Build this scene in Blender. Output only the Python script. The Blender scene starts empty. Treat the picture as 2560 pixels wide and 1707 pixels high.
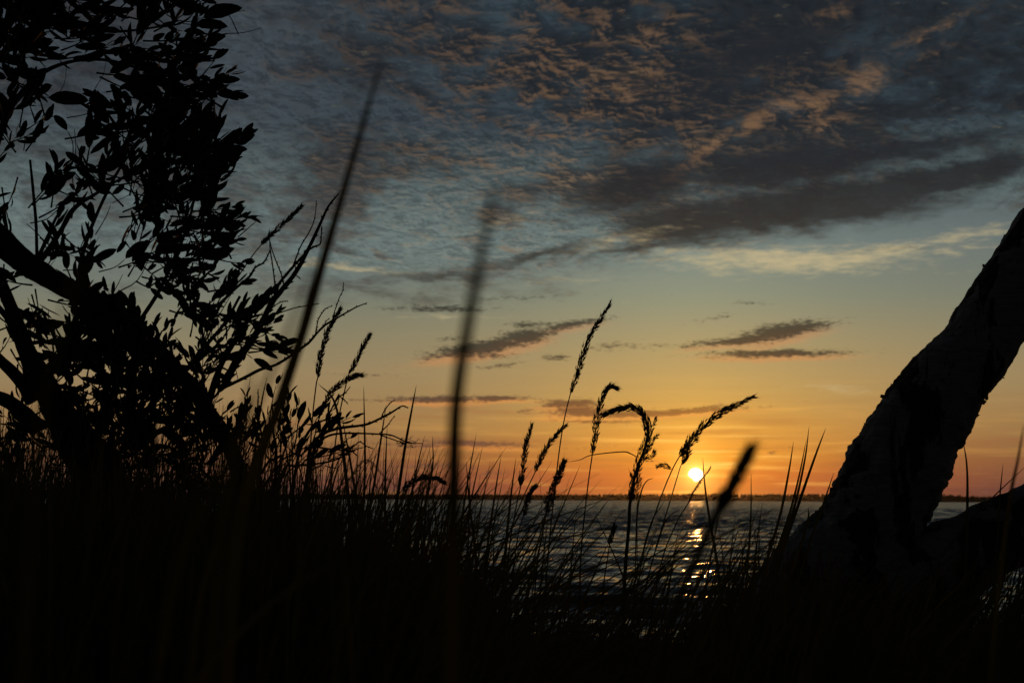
import bpy, math, random
import numpy as np
from mathutils import Vector, noise as mnoise

R = math.radians
SC = bpy.context.scene
COL = SC.collection

# ------------------------------------------------------------------ camera
CAMZ = 1.3
PITCH = math.atan((1248 - 853.5) / 3556.0)
ROLL = R(0.26)
cd = bpy.data.cameras.new('camera')
cam = bpy.data.objects.new('camera', cd)
COL.objects.link(cam)
SC.camera = cam
cd.sensor_width = 36.0
cd.lens = 50.0
cd.clip_start = 0.02
cd.clip_end = 20000
cam.location = (0, 0, CAMZ)
F = Vector((0, math.cos(PITCH), math.sin(PITCH)))
R0 = Vector((1, 0, 0))
U0 = R0.cross(F)
RT = (R0 * math.cos(ROLL) + U0 * math.sin(ROLL)).normalized()
UP = RT.cross(F).normalized()
from mathutils import Matrix
m = Matrix((RT, UP, -F)).transposed()
cam.rotation_euler = m.to_euler()
cd.dof.use_dof = True
cd.dof.focus_distance = 3.7
cd.dof.aperture_fstop = 10.0


def ray(px, py):
    return F + RT * ((px - 1280) / 3556.0) - UP * ((py - 853.5) / 3556.0)


def at(px, py, Y):
    d = ray(px, py)
    return Vector((0, 0, CAMZ)) + d * (Y / d.y)


def azel(px, py):
    d = ray(px, py).normalized()
    return math.degrees(math.atan2(d.x, d.y)), math.degrees(math.asin(d.z))


SUN_AZ, SUN_EL = azel(1739, 1186)

# ------------------------------------------------------------------ world
def lin(c, a=None):
    o = []
    for v in c:
        v = v / 255.0
        o.append(v / 12.92 if v <= 0.04045 else ((v + 0.055) / 1.055) ** 2.4)
    return tuple(o) + (1.0,)


world = bpy.data.worlds.new('World')
SC.world = world
world.use_nodes = True
NT = world.node_tree
NT.nodes.clear()


class E:
    nt = NT

    def __init__(s, sock): s.s = sock
    def __add__(a, b): return M('ADD', a, b)
    def __radd__(a, b): return M('ADD', a, b)
    def __sub__(a, b): return M('SUBTRACT', a, b)
    def __rsub__(a, b): return M('SUBTRACT', b, a)
    def __mul__(a, b): return M('MULTIPLY', a, b)
    def __rmul__(a, b): return M('MULTIPLY', a, b)
    def __truediv__(a, b): return M('DIVIDE', a, b)


def put(sock, v):
    if isinstance(v, E):
        E.nt.links.new(v.s, sock)
    else:
        sock.default_value = v


def M(op, a, b=None, c=None, clamp=False):
    n = E.nt.nodes.new('ShaderNodeMath')
    n.operation = op
    n.use_clamp = clamp
    put(n.inputs[0], a)
    if b is not None: put(n.inputs[1], b)
    if c is not None: put(n.inputs[2], c)
    return E(n.outputs[0])


def vec(x, y, z=0.0):
    n = E.nt.nodes.new('ShaderNodeCombineXYZ')
    put(n.inputs[0], x); put(n.inputs[1], y); put(n.inputs[2], z)
    return E(n.outputs[0])


def noise(v, scale, detail=3.0, rough=0.5, dist=0.0):
    n = E.nt.nodes.new('ShaderNodeTexNoise')
    put(n.inputs['Vector'], v)
    n.inputs['Scale'].default_value = scale
    n.inputs['Detail'].default_value = detail
    n.inputs['Roughness'].default_value = rough
    n.inputs['Distortion'].default_value = dist
    return E(n.outputs[0])


def step(x, a, b, lo=0.0, hi=1.0):
    n = E.nt.nodes.new('ShaderNodeMapRange')
    n.interpolation_type = 'SMOOTHSTEP'
    put(n.inputs['Value'], x)
    put(n.inputs['From Min'], a); put(n.inputs['From Max'], b)
    put(n.inputs['To Min'], lo); put(n.inputs['To Max'], hi)
    return E(n.outputs[0])


def mix(f, a, b, mode='MIX'):
    n = E.nt.nodes.new('ShaderNodeMix')
    n.data_type = 'RGBA'
    n.blend_type = mode
    n.clamp_factor = False
    put(n.inputs[0], f)
    put(n.inputs[6], a); put(n.inputs[7], b)
    return E(n.outputs[2])


def ramp(f, els):
    n = E.nt.nodes.new('ShaderNodeValToRGB')
    cr = n.color_ramp
    while len(cr.elements) > 1: cr.elements.remove(cr.elements[0])
    for i, (p, c) in enumerate(els):
        e = cr.elements[0] if i == 0 else cr.elements.new(p)
        e.position = p
        e.color = c
    put(n.inputs[0], f)
    return E(n.outputs[0])


def build_sky():
    tc = NT.nodes.new('ShaderNodeTexCoord')
    nz = NT.nodes.new('ShaderNodeVectorMath'); nz.operation = 'NORMALIZE'
    NT.links.new(tc.outputs['Generated'], nz.inputs[0])
    sp = NT.nodes.new('ShaderNodeSeparateXYZ')
    NT.links.new(nz.outputs[0], sp.inputs[0])
    X, Y, Z = E(sp.outputs[0]), E(sp.outputs[1]), E(sp.outputs[2])
    el = M('MULTIPLY', M('ARCSINE', Z), 57.2958)
    az = M('MULTIPLY', M('ARCTAN2', X, Y), 57.2958)
    q = M('SQRT', M('MAXIMUM', el, 0.0) / 90.0)

    def rp(lst):
        return ramp(q, [((e / 90.0) ** 0.5, lin(c)) for e, c in lst])
    far = rp([(0.0, (62, 46, 48)), (0.5, (80, 60, 58)), (1.6, (116, 82, 60)), (3.2, (148, 118, 78)), (5, (148, 128, 94)),
              (6.5, (134, 126, 100)), (8, (116, 120, 106)), (10, (100, 110, 108)), (13, (74, 86, 92)),
              (20, (50, 60, 72)), (45, (36, 39, 43)), (90, (28, 31, 35))])
    near = rp([(0.0, (150, 60, 28)), (0.4, (176, 78, 36)), (1.0, (206, 102, 42)), (1.8, (220, 138, 48)), (3, (212, 152, 68)),
               (4.2, (196, 156, 86)), (6, (172, 152, 104)), (8, (142, 145, 120)), (10, (120, 134, 128)),
               (13, (88, 106, 114)), (20, (48, 64, 80)), (45, (36, 39, 43)), (90, (28, 31, 35))])
    da = az - SUN_AZ
    w = M('EXPONENT', M('MULTIPLY', M('POWER', M('ABSOLUTE', da) / 8.3, 1.6), -1.0))
    sky = mix(w, far, near)
    # thin bright streaks of cirrus low in the west
    sv = vec(az * 0.10, el * 1.5)
    st = noise(sv, 1.6, 4, 0.55)
    streak = (st - 0.5) * step(el, 6.5, 1.0)
    sky = mix(M('MULTIPLY', step(streak, 0.0, 0.16), 0.04 + 0.5 * w), sky, lin((250, 185, 88)))
    sky = mix(M('MULTIPLY', step(streak, 0.0, -0.16), 0.35), sky, lin((150, 88, 56)))
    # warped angular coordinates for the separate clouds
    wv = vec(az * 0.35, el * 1.0)
    w1 = noise(wv, 0.9, 4, 0.55)
    w2 = noise(vec(az * 0.35 + 31.0, el * 1.0), 1.5, 5, 0.6)
    uw = az + (w1 - 0.5) * 1.6
    vw = el + (w2 - 0.5) * 0.40
    fr = noise(vec(az * 0.5 + 7.0, el * 2.2), 2.2, 5, 0.62)

    def blob(px, py, rx, ry, rot, U=uw, V=vw):
        a0, e0 = azel(px, py)
        c, s = math.cos(R(rot)), math.sin(R(rot))
        du, dv = U - a0, V - e0
        kx, ky = 62.0 / rx, 62.0 / ry
        p = du * (c * kx) + dv * (s * kx)
        r = du * (-s * ky) + dv * (c * ky)
        return M('EXPONENT', M('MULTIPLY', p * p + r * r, -1.0))

    def field(lst, **k):
        f = None
        for b in lst:
            g = blob(*b[:5], **k)
            if len(b) > 5: g = g * b[5]
            f = g if f is None else M('MAXIMUM', f, g)
        return f

    # ---- the mottled altocumulus deck
    zz = M('MAXIMUM', Z, 0.0) + 0.13
    cx = X / zz
    cy = (Y / zz) * 0.62
    th = R(-24)
    rx = cx * math.cos(th) - cy * math.sin(th)
    ry = cx * math.sin(th) + cy * math.cos(th)
    big = noise(vec(rx * 0.9, ry * 1.6), 1.6, 4, 0.55)
    mid = noise(vec(rx * 1.5 + 3.0, ry * 2.6), 3.2, 5, 0.6, 0.3)
    wx = cx + (mid - 0.5) * 0.10
    wy = cy + (big - 0.5) * 0.10

    def height(ox, oy):
        a = noise(vec(wx + (5.0 + ox), wy * 1.15 + oy), 16.0, 4, 0.60, 0.2)
        return a
    H0 = height(0.0, 0.0)
    H1 = height(-0.003, 0.0060)
    rel = (H0 - H1)
    cell = H0
    fine = noise(vec(wx * 1.0 + 2.0, wy * 1.3), 46.0, 3, 0.6, 0.3)
    edge = el + (big - 0.5) * 5.0 + (mid - 0.5) * 2.5 + (H0 - 0.5) * 2.0
    low_edge = step(az, 1.0, 9.0, 8.4, 10.4)
    deck = step(edge - low_edge, -0.7, 1.5)
    hi = step(el, 9.5, 15.5)
    shade = field([(1480, 60, 260, 90, 10), (1850, 130, 330, 120, 20), (2150, 330, 300, 50, 8), (820, 450, 120, 170, -30, 0.8), (1420, 480, 240, 60, 18, 0.9), (1200, 280, 200, 50, 25, 0.5),
                   (1050, 110, 260, 60, 15, 0.6), (2400, 200, 240, 90, 12, 0.8)], U=az + (big - 0.5) * 9, V=el + (mid - 0.5) * 6)
    open_ = field([(1120, 500, 260, 60, 16), (960, 640, 260, 50, 5), (1480, 570, 260, 36, 14), (2380, 330, 260, 36, 8, 0.8), (640, 260, 90, 200, 0, 0.6), (1340, 400, 200, 40, 20, 0.6)],
                  U=az + (big - 0.5) * 7, V=el + (mid - 0.5) * 4)
    patch = shade - open_
    thick = step(H0 * 0.5 + mid * 0.5 + (big - 0.5) * 0.5 + patch * 0.16, 0.40, 0.62)
    darkc = mix(hi, lin((70, 70, 68)), mix(step(az, -14.0, 2.0), lin((46, 49, 53)), lin((30, 36, 41))))
    winc = mix(hi, lin((104, 120, 118)), mix(step(az, -14.0, 4.0), lin((62, 71, 77)), lin((47, 60, 68))))
    body = mix(thick, winc, darkc)
    # relief: the sides of the puffs turned to the sun
    body = mix(M('MULTIPLY', step(rel, -0.004, -0.045), 0.40), body, mix(hi, lin((52, 53, 54)), lin((27, 31, 38))))
    sky2 = mix(M('MULTIPLY', deck, step(el, 8.0, 13.0, 0.70, 0.96)), sky, body)
    a1, e1 = azel(1470, 330)
    reg = M('EXPONENT', M('MULTIPLY', M('POWER', M('ABSOLUTE', az - a1) / 9.5, 2.0) + M('POWER', M('ABSOLUTE', el - e1) / 7.5, 2.0), -1.0))
    lreg = step(mid * 0.6 + noise(vec(rx * 1.0 + 50.0, ry * 1.8), 2.6, 4, 0.55) * 0.4 + reg * 0.12, 0.45, 0.62, 0.10, 1.0)
    lit = M('MULTIPLY', step(rel + (fine - 0.5) * 0.08, -0.035, 0.075), step(H0, 0.36, 0.60))
    litf = M('MULTIPLY', M('MULTIPLY', lit, lreg), M('MULTIPLY', deck, 0.16 + 0.84 * reg))
    litc = mix(hi, lin((160, 138, 108)), lin((128, 98, 72)))
    sky2 = mix(M('MULTIPLY', litf, 0.50), sky2, litc)
    # finest dapple
    dap = M('MULTIPLY', deck, (fine - 0.5) * 0.9)
    sky2 = mix(1.0, sky2, mix(1.0 + dap, (0, 0, 0, 1), (1, 1, 1, 1)), 'MULTIPLY')
    # the bright ridge high on the right
    ridge = field([(1760, 380, 130, 17, 36), (1890, 300, 90, 26, 34), (1690, 430, 80, 12, 36), (1960, 270, 80, 26, 20), (2040, 255, 60, 26, 10), (2165, 200, 60, 42, 10),
                   (2070, 300, 70, 16, 10, 0.8), (2330, 130, 90, 12, 15, 0.5), (2330, 75, 150, 22, 20, 0.6), (1900, 170, 60, 16, 20, 0.6), (1620, 80, 60, 30, 0, 0.5), (2090, 25, 70, 20, 10, 0.7), (1600, 200, 110, 60, 10, 0.5)],
                  U=az + (H0 - 0.5) * 1.6 + (fine - 0.5) * 0.8, V=el + (fine - 0.5) * 1.0 + (H0 - 0.5) * 1.4)
    sky2 = mix(M('MULTIPLY', step(ridge * (0.45 + 1.0 * H0 + 4.0 * rel), 0.16, 1.25), 0.66), sky2, lin((130, 100, 73)))
    # dark smooth banks under the deck
    bank = field([(2030, 515, 400, 66, 4), (1740, 550, 230, 66, 2), (2300, 460, 360, 46, 8), (1600, 470, 220, 74, 14, 0.9), (1960, 420, 330, 66, 4, 0.9),
                  (2200, 385, 420, 34, 5, 0.8), (1350, 640, 190, 20, 12, 0.7), (1600, 620, 160, 18, 8, 0.7), (1100, 690, 210, 20, 3, 0.6), (1900, 150, 330, 120, 20, 0.65), (2450, 612, 130, 8, 3, 0.3), (2220, 622, 170, 7, 2, 0.45)],
                 U=az + (big - 0.5) * 2.5, V=el + (w2 - 0.5) * 0.9 + (H0 - 0.5) * 0.7)
    bk = step(bank + (fr - 0.5) * 0.45, 0.18, 0.80)
    sky2 = mix(M('MULTIPLY', bk, 0.92), sky2, mix(1.0, mix(step(el, 9.0, 14.0), lin((50, 48, 44)), lin((33, 37, 42))), mix(M('MULTIPLY', bk, M('MULTIPLY', fine + H0, 0.9)), (1, 1, 1, 1), (1, 1, 1, 1)), 'MULTIPLY'))
    # pale cream streaks
    cream = field([(1960, 650, 300, 34, -2, 1.0), (2110, 645, 240, 24, 6, 0.9), (2380, 590, 170, 18, 6, 0.65), (1720, 630, 150, 14, 0, 0.6), (860, 668, 170, 10, -3, 0.7), (2300, 630, 240, 20, 4, 0.5),
                   (2080, 972, 95, 10, -3, 0.5), (1150, 792, 160, 6, 0, 0.5), (1560, 600, 160, 18, 12, 0.5), (1250, 560, 200, 14, 14, 0.35), (1090, 600, 180, 12, 8, 0.25), (1400, 700, 200, 10, 4, 0.35)],
                  U=az + (big - 0.5) * 2.0, V=el + (w2 - 0.5) * 0.8)
    sky2 = mix(M('MULTIPLY', step(cream + (fr - 0.5) * 1.6, 0.12, 1.30), 0.78), sky2, lin((204, 184, 138)))
    # small separate clouds near the horizon
    small = [(1210, 868, 130, 12, 9), (1310, 842, 85, 12, 10), (1430, 812, 85, 8, 8, 0.8), (1330, 812, 55, 7, 0, 0.75), (1210, 889, 80, 7, 0, 0.6), (1255, 913, 55, 4, 8, 0.6),
             (1545, 864, 60, 10, 4, 0.5), (1385, 894, 40, 6, 0, 0.6), (1650, 860, 90, 5, 0, 0.4), (1130, 848, 60, 6, 8, 0.4),
             (1960, 828, 105, 13, 9), (1870, 846, 140, 7, 7, 0.9), (1770, 850, 90, 5, 10, 0.5), (1945, 884, 150, 7, 0, 1.0), (1790, 795, 60, 5, 10, 0.4),
             (1110, 998, 110, 6, 0, 0.95), (1240, 996, 95, 5, 0, 0.9), (1000, 1001, 140, 3, 0, 0.6), (1430, 1010, 75, 9, 0, 0.95), (1460, 1030, 90, 9, 0, 0.95),
             (1660, 1030, 190, 6, 3, 1.0), (1500, 1054, 110, 3, 0, 0.7), (1316, 1027, 22, 3, 0, 0.7), (1180, 1109, 130, 6, -2, 0.9), (1060, 1112, 130, 5, 0, 0.6), (1100, 1165, 120, 8, 0, 0.5),
             (1240, 1182, 80, 5, 0, 0.5), (1100, 770, 130, 7, 0, 0.7), (1300, 745, 170, 6, 3, 0.35), (1930, 1130, 14, 3, 0, 0.8), (1980, 1120, 100, 5, 0, 0.3),
             (900, 935, 90, 3, 0, 0.45), (1480, 1120, 120, 4, 0, 0.3), (1880, 757, 50, 4, 0, 0.4)]
    small = [(b[0], b[1], b[2] * 1.18, b[3] * 1.6, *b[4:]) for b in small]
    f2 = field(small, U=az + (w1 - 0.5) * 0.9, V=el + (w2 - 0.5) * 0.34)
    f2l = field([(b[0] - 8, b[1] + b[3] * 0.9, b[2] * 1.2, b[3] * 1.1, *b[4:]) for b in small if len(b) < 6 or b[5] > 0.75], U=az + (w1 - 0.5) * 0.9, V=el + (w2 - 0.5) * 0.34)
    fr2 = noise(vec(az * 0.9 + 3.0, el * 3.0), 4.5, 5, 0.65)
    fringe = step(f2l + (fr - 0.5) * 0.5, 0.2, 0.9)
    sky2 = mix(M('MULTIPLY', fringe, 0.5), sky2, mix(step(el, 4.0, 8.0), lin((226, 140, 70)), lin((176, 132, 98))))
    dcol = mix(step(el, 2.0, 6.0), mix(w, lin((86, 66, 60)), lin((136, 84, 50))), lin((42, 44, 42)))
    sky2 = mix(M('MULTIPLY', step(f2 + (fr - 0.5) * 1.0 + (fr2 - 0.5) * 1.5, 0.22, 0.78), 0.88), sky2, dcol)
    # glow round the sun and its disc
    dv = el - SUN_EL
    r2 = da * da + dv * dv
    g1 = M('EXPONENT', M('MULTIPLY', M('SQRT', r2 + 0.01) / 0.42, -1.0))
    g2 = M('EXPONENT', M('MULTIPLY', M('SQRT', (da * da) * 0.55 + dv * dv + 0.01) / 2.0, -1.0))
    sky2 = mix(1.0, sky2, mix(g1, (0, 0, 0, 1), (1.9, 1.0, 0.2, 1)), 'ADD')
    sky2 = mix(1.0, sky2, mix(g2, (0, 0, 0, 1), (0.42, 0.18, 0.0, 1)), 'ADD')
    # brighter cirrus lines just over the sun
    lines = field([(1750, 1128, 75, 3, 0), (1800, 1160, 55, 2.5, 0), (1640, 1100, 90, 2.5, 0, 0.6), (1850, 1090, 120, 3, 0, 0.5), (1740, 1068, 150, 4, 0, 0.5), (1900, 1140, 70, 2.5, 0, 0.5)],
                  U=az, V=el + (w2 - 0.5) * 0.15)
    sky2 = mix(M('MULTIPLY', lines, 0.6), sky2, (1.2, 0.72, 0.16, 1))
    # disc: its left foot is bitten off by low cloud
    cut = M('MULTIPLY', step(da, -0.02, -0.16), step(dv, 0.0, -0.18)) * 0.09
    wob = (noise(vec(az * 1.0, el * 3.0), 3.0, 3, 0.5) - 0.5) * 0.02
    disc = step(M('SQRT', r2 * 1.0) + cut + wob + M('MULTIPLY', M('ABSOLUTE', dv), 0.10), 0.31, 0.275)
    sky2 = mix(disc, sky2, (3.4, 2.6, 1.5, 1))
    # the eastern half of the sky is far darker, and nothing shines from below the horizon
    back = M('MULTIPLY', step(Y, -0.1, 0.90, 0.17, 1.0), step(el, 22.0, 60.0, 1.0, 0.45))
    sky2 = mix(1.0, sky2, mix(back, (0, 0, 0, 1), (1, 1, 1, 1)), 'MULTIPLY')
    sky2 = mix(step(el, -0.5, -0.05), (0.006, 0.005, 0.004, 1), sky2)
    # physical sky of the setting sun, laid over it at low strength
    sk = NT.nodes.new('ShaderNodeTexSky')
    sk.sky_type = 'NISHITA'
    sk.sun_disc = False
    sk.sun_elevation = R(SUN_EL)
    sk.sun_rotation = R(SUN_AZ)
    b1 = NT.nodes.new('ShaderNodeBackground'); b1.inputs[1].default_value = 0.0007
    NT.links.new(sk.outputs[0], b1.inputs[0])
    b2 = NT.nodes.new('ShaderNodeBackground'); b2.inputs[1].default_value = 1.0
    NT.links.new(sky2.s, b2.inputs[0])
    ad = NT.nodes.new('ShaderNodeAddShader')
    NT.links.new(b1.outputs[0], ad.inputs[0]); NT.links.new(b2.outputs[0], ad.inputs[1])
    out = NT.nodes.new('ShaderNodeOutputWorld')
    NT.links.new(ad.outputs[0], out.inputs[0])


build_sky()
world.cycles.sampling_method = 'MANUAL'
world.cycles.sample_map_resolution = 1024

# ------------------------------------------------------------------ sun, exposure
sl = bpy.data.lights.new('sun', 'SUN')
sun = bpy.data.objects.new('sun', sl)
COL.objects.link(sun)
sl.energy = 0.20
sl.angle = R(0.55)
sl.color = (1.0, 0.38, 0.09)
sd = Vector((math.sin(R(SUN_AZ)) * math.cos(R(SUN_EL)), math.cos(R(SUN_AZ)) * math.cos(R(SUN_EL)), math.sin(R(SUN_EL))))
sun.rotation_euler = sd.to_track_quat('Z', 'Y').to_euler()
SC.view_settings.view_transform = 'Standard'
SC.view_settings.look = 'None'
SC.view_settings.exposure = 0
SC.view_settings.gamma = 1
SC.render.engine = 'CYCLES'
SC.cycles.use_denoising = True
SC.cycles.max_bounces = 6
SC.cycles.transparent_max_bounces = 8
SC.cycles.volume_bounces = 0
SC.cycles.sample_clamp_indirect = 4


# ------------------------------------------------------------------ helpers
def sst(a, b, x):
    t = min(1, max(0, (x - a) / (b - a)))
    return t * t * (3 - 2 * t)


def tag(o, label=None, cat=None, group=None, kind=None):
    if label: o['label'] = label
    if cat: o['category'] = cat
    if group: o['group'] = group
    if kind: o['kind'] = kind
    return o


def empty(name, loc, label, cat, group=None):
    o = bpy.data.objects.new(name, None)
    COL.objects.link(o)
    o.location = loc
    o.empty_display_size = 0.05
    return tag(o, label, cat, group)


class MB:
    def __init__(s): s.v, s.f = [], []

    def add(s, vs, fs):
        n = len(s.v)
        s.v.extend(vs)
        s.f.extend([tuple(i + n for i in f) for f in fs])

    def build(s, name, mat, parent=None, smooth=True):
        me = bpy.data.meshes.new(name)
        off = parent.location if parent is not None else Vector((0, 0, 0))
        if parent is not None and parent.parent is not None: off = parent.parent.location
        me.from_pydata([tuple(Vector(p) - off) for p in s.v], [], s.f)
        me.materials.append(mat)
        if smooth: me.polygons.foreach_set('use_smooth', [True] * len(me.polygons))
        o = bpy.data.objects.new(name, me)
        COL.objects.link(o)
        if parent is not None: o.parent = parent
        return o


def smooth_path(pts, n=6):
    """Catmull-Rom through points (each a tuple of floats of any length)."""
    P = [np.array(p, float) for p in pts]
    if len(P) < 3:
        return [P[0] + (P[-1] - P[0]) * t for t in np.linspace(0, 1, n + 1)]
    P = [2 * P[0] - P[1]] + P + [2 * P[-1] - P[-2]]
    out = []
    for i in range(1, len(P) - 2):
        p0, p1, p2, p3 = P[i - 1:i + 3]
        for k in range(n):
            t = k / n
            out.append(0.5 * ((2 * p1) + (-p0 + p2) * t + (2 * p0 - 5 * p1 + 4 * p2 - p3) * t * t + (-p0 + 3 * p1 - 3 * p2 + p3) * t ** 3))
    out.append(P[-2])
    return out


def tube(mb, path, sides=8, bump=0.0, fscale=20.0, cap=True, seed=0):
    """path: list of (x,y,z,r)."""
    n = len(path)
    pts = [Vector(p[:3]) for p in path]
    up = Vector((0.13, 1, 0.07)).normalized()
    vs, fs = [], []
    for i, p in enumerate(pts):
        t = (pts[min(i + 1, n - 1)] - pts[max(i - 1, 0)])
        if t.length < 1e-9: t = Vector((0, 0, 1))
        t.normalize()
        a = t.cross(up)
        if a.length < 1e-4: a = t.cross(Vector((1, 0, 0)))
        a.normalize()
        b = t.cross(a)
        r = path[i][3]
        for k in range(sides):
            an = 2 * math.pi * k / sides
            dr = a * math.cos(an) + b * math.sin(an)
            q = p + dr * r
            if bump:
                q += dr * (bump * r * (mnoise.fractal(q * fscale + Vector((seed, 0, 0)), 1.0, 2.0, 4)))
            vs.append(q)
    for i in range(n - 1):
        for k in range(sides):
            k2 = (k + 1) % sides
            fs.append((i * sides + k, i * sides + k2, (i + 1) * sides + k2, (i + 1) * sides + k))
    if cap:
        fs.append(tuple(range(sides - 1, -1, -1)))
        fs.append(tuple((n - 1) * sides + k for k in range(sides)))
    mb.add(vs, fs)


def blade(mb, path, w, fold=0.25, facing=None, wprof=None):
    """ribbon leaf with a folded midrib; path = list of Vector; w = max width."""
    n = len(path)
    vs, fs = [], []
    for i, p in enumerate(path):
        t = (path[min(i + 1, n - 1)] - path[max(i - 1, 0)]).normalized()
        fc = facing or Vector((0, 1, 0))
        s = t.cross(fc)
        if s.length < 1e-4: s = Vector((1, 0, 0))
        s.normalize()
        nn = s.cross(t)
        u = i / (n - 1)
        ww = (wprof(u) if wprof else min(1.0, 0.55 + u * 1.6) * (1 - u ** 2.2) ** 0.8) * w * 0.5 + 0.00015
        vs += [p - s * ww + nn * ww * fold, p, p + s * ww + nn * ww * fold]
    for i in range(n - 1):
        a = i * 3
        fs += [(a, a + 1, a + 4, a + 3), (a + 1, a + 2, a + 5, a + 4)]
    mb.add(vs, fs)


def leaf(mb, base, d, nrm, L, W, curl=0.15, rnd=random):
    """oblong leaf: short petiole, blade widest beyond the middle, pointed tip."""
    d = d.normalized()
    s = d.cross(nrm)
    if s.length < 1e-3: s = d.cross(Vector((0.3, 0.2, 1)))
    s.normalize()
    nn = s.cross(d).normalized()
    prof = [(0.0, 0.02), (0.08, 0.04), (0.15, 0.42), (0.28, 0.82), (0.46, 1.0), (0.64, 0.98), (0.81, 0.76), (0.93, 0.40), (1.0, 0.0)]
    vs, fs = [], []
    side = (rnd.random() - 0.5) * 0.28
    jl, jr = rnd.uniform(.86, 1.1), rnd.uniform(.86, 1.1)
    fold = rnd.uniform(0.1, 0.5)
    for (u, w) in prof:
        p = base + d * (L * u) - nn * (curl * L * u * u) + s * (side * L * (u - u * u * 0.2) * u)
        ww = w * W * 0.5
        wav = rnd.uniform(0.92, 1.08)
        vs += [p - s * ww * wav * jl + nn * ww * fold, p, p + s * ww * wav * jr + nn * ww * fold]
    for i in range(len(prof) - 1):
        a = i * 3
        fs += [(a, a + 1, a + 4, a + 3), (a + 1, a + 2, a + 5, a + 4)]
    mb.add(vs, fs)


def mat(name, build):
    m = bpy.data.materials.new(name)
    m.use_nodes = True
    nt = m.node_tree
    nt.nodes.clear()
    E.nt = nt
    out = nt.nodes.new('ShaderNodeOutputMaterial')
    sh = build(nt)
    nt.links.new(sh, out.inputs['Surface'])
    return m


def objco(nt):
    t = nt.nodes.new('ShaderNodeTexCoord')
    return E(t.outputs['Object'])


def bump(nt, h, strength, dist):
    b = nt.nodes.new('ShaderNodeBump')
    b.inputs['Strength'].default_value = strength
    b.inputs['Distance'].default_value = dist
    nt.links.new(h.s, b.inputs['Height'])
    return b.outputs[0]


def plant_mat(name, c1, c2, trans, scale=30, rough=0.6, tcol=None):
    def f(nt):
        co = objco(nt)
        n = noise(co, scale, 3)
        c = mix(step(n, 0.35, 0.65), c1 + (1,), c2 + (1,))
        p = nt.nodes.new('ShaderNodeBsdfPrincipled')
        nt.links.new(c.s, p.inputs['Base Color'])
        p.inputs['Roughness'].default_value = rough
        p.inputs['Specular IOR Level'].default_value = 0.25
        if not trans: return p.outputs[0]
        t = nt.nodes.new('ShaderNodeBsdfTranslucent')
        tc = mix(1.0, c, (tcol or (1.0, 1.0, 0.7)) + (1,), 'MULTIPLY')
        nt.links.new(tc.s, t.inputs[0])
        mx = nt.nodes.new('ShaderNodeMixShader')
        mx.inputs[0].default_value = trans
        nt.links.new(p.outputs[0], mx.inputs[1]); nt.links.new(t.outputs[0], mx.inputs[2])
        return mx.outputs[0]
    return mat(name, f)


MG = plant_mat('grass_green', (0.055, 0.075, 0.022), (0.10, 0.09, 0.035), 0.25, 8)
MGB = plant_mat('grass_near', (0.11, 0.13, 0.04), (0.14, 0.13, 0.05), 0.2, 8)
MSEED = plant_mat('seed_straw', (0.10, 0.075, 0.045), (0.16, 0.115, 0.065), 0.35, 60)
MLEAF = plant_mat('leaf_green', (0.020, 0.034, 0.012), (0.040, 0.042, 0.018), 0, 9, 0.75)
MBARK = plant_mat('branch_bark', (0.045, 0.036, 0.028), (0.022, 0.018, 0.015), 0, 40, 0.9)
MWOOD = plant_mat('far_wood', (0.030, 0.030, 0.026), (0.045, 0.042, 0.03), 0, 0.02, 0.9)
MSOIL = plant_mat('bank_soil', (0.030, 0.026, 0.018), (0.045, 0.038, 0.024), 0, 6, 1.0)


def birch_shader(nt):
    co = objco(nt)
    mp = nt.nodes.new('ShaderNodeMapping')
    mp.inputs['Rotation'].default_value = (0, R(-34), 0)
    mp.inputs['Scale'].default_value = (1.0, 1.0, 0.35)
    nt.links.new(co.s, mp.inputs[0])
    v = E(mp.outputs[0])
    n1 = noise(v, 7.0, 5, 0.6, 0.6)
    n2 = noise(v, 60.0, 3, 0.6)
    mp2 = nt.nodes.new('ShaderNodeMapping')
    mp2.inputs['Rotation'].default_value = (0, R(-34), 0)
    mp2.inputs['Scale'].default_value = (0.6, 0.6, 6.0)
    nt.links.new(co.s, mp2.inputs[0])
    n3 = noise(E(mp2.outputs[0]), 22.0, 3, 0.6)
    white = mix(step(n3, 0.45, 0.62), (0.25, 0.255, 0.285, 1), (0.17, 0.175, 0.195, 1))
    c = mix(step(n1, 0.50, 0.535), white, (0.035, 0.028, 0.024, 1))
    c = mix(step(n2, 0.62, 0.72), c, (0.06, 0.05, 0.045, 1))
    p = nt.nodes.new('ShaderNodeBsdfPrincipled')
    nt.links.new(c.s, p.inputs['Base Color'])
    p.inputs['Roughness'].default_value = 0.8
    p.inputs['Specular IOR Level'].default_value = 0.2
    nt.links.new(bump(nt, n1 * 1.0 + n2 * 0.25 + n3 * 0.2, 0.6, 0.02), p.inputs['Normal'])
    return p.outputs[0]


MBIRCH = mat('birch_bark', birch_shader)


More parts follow.
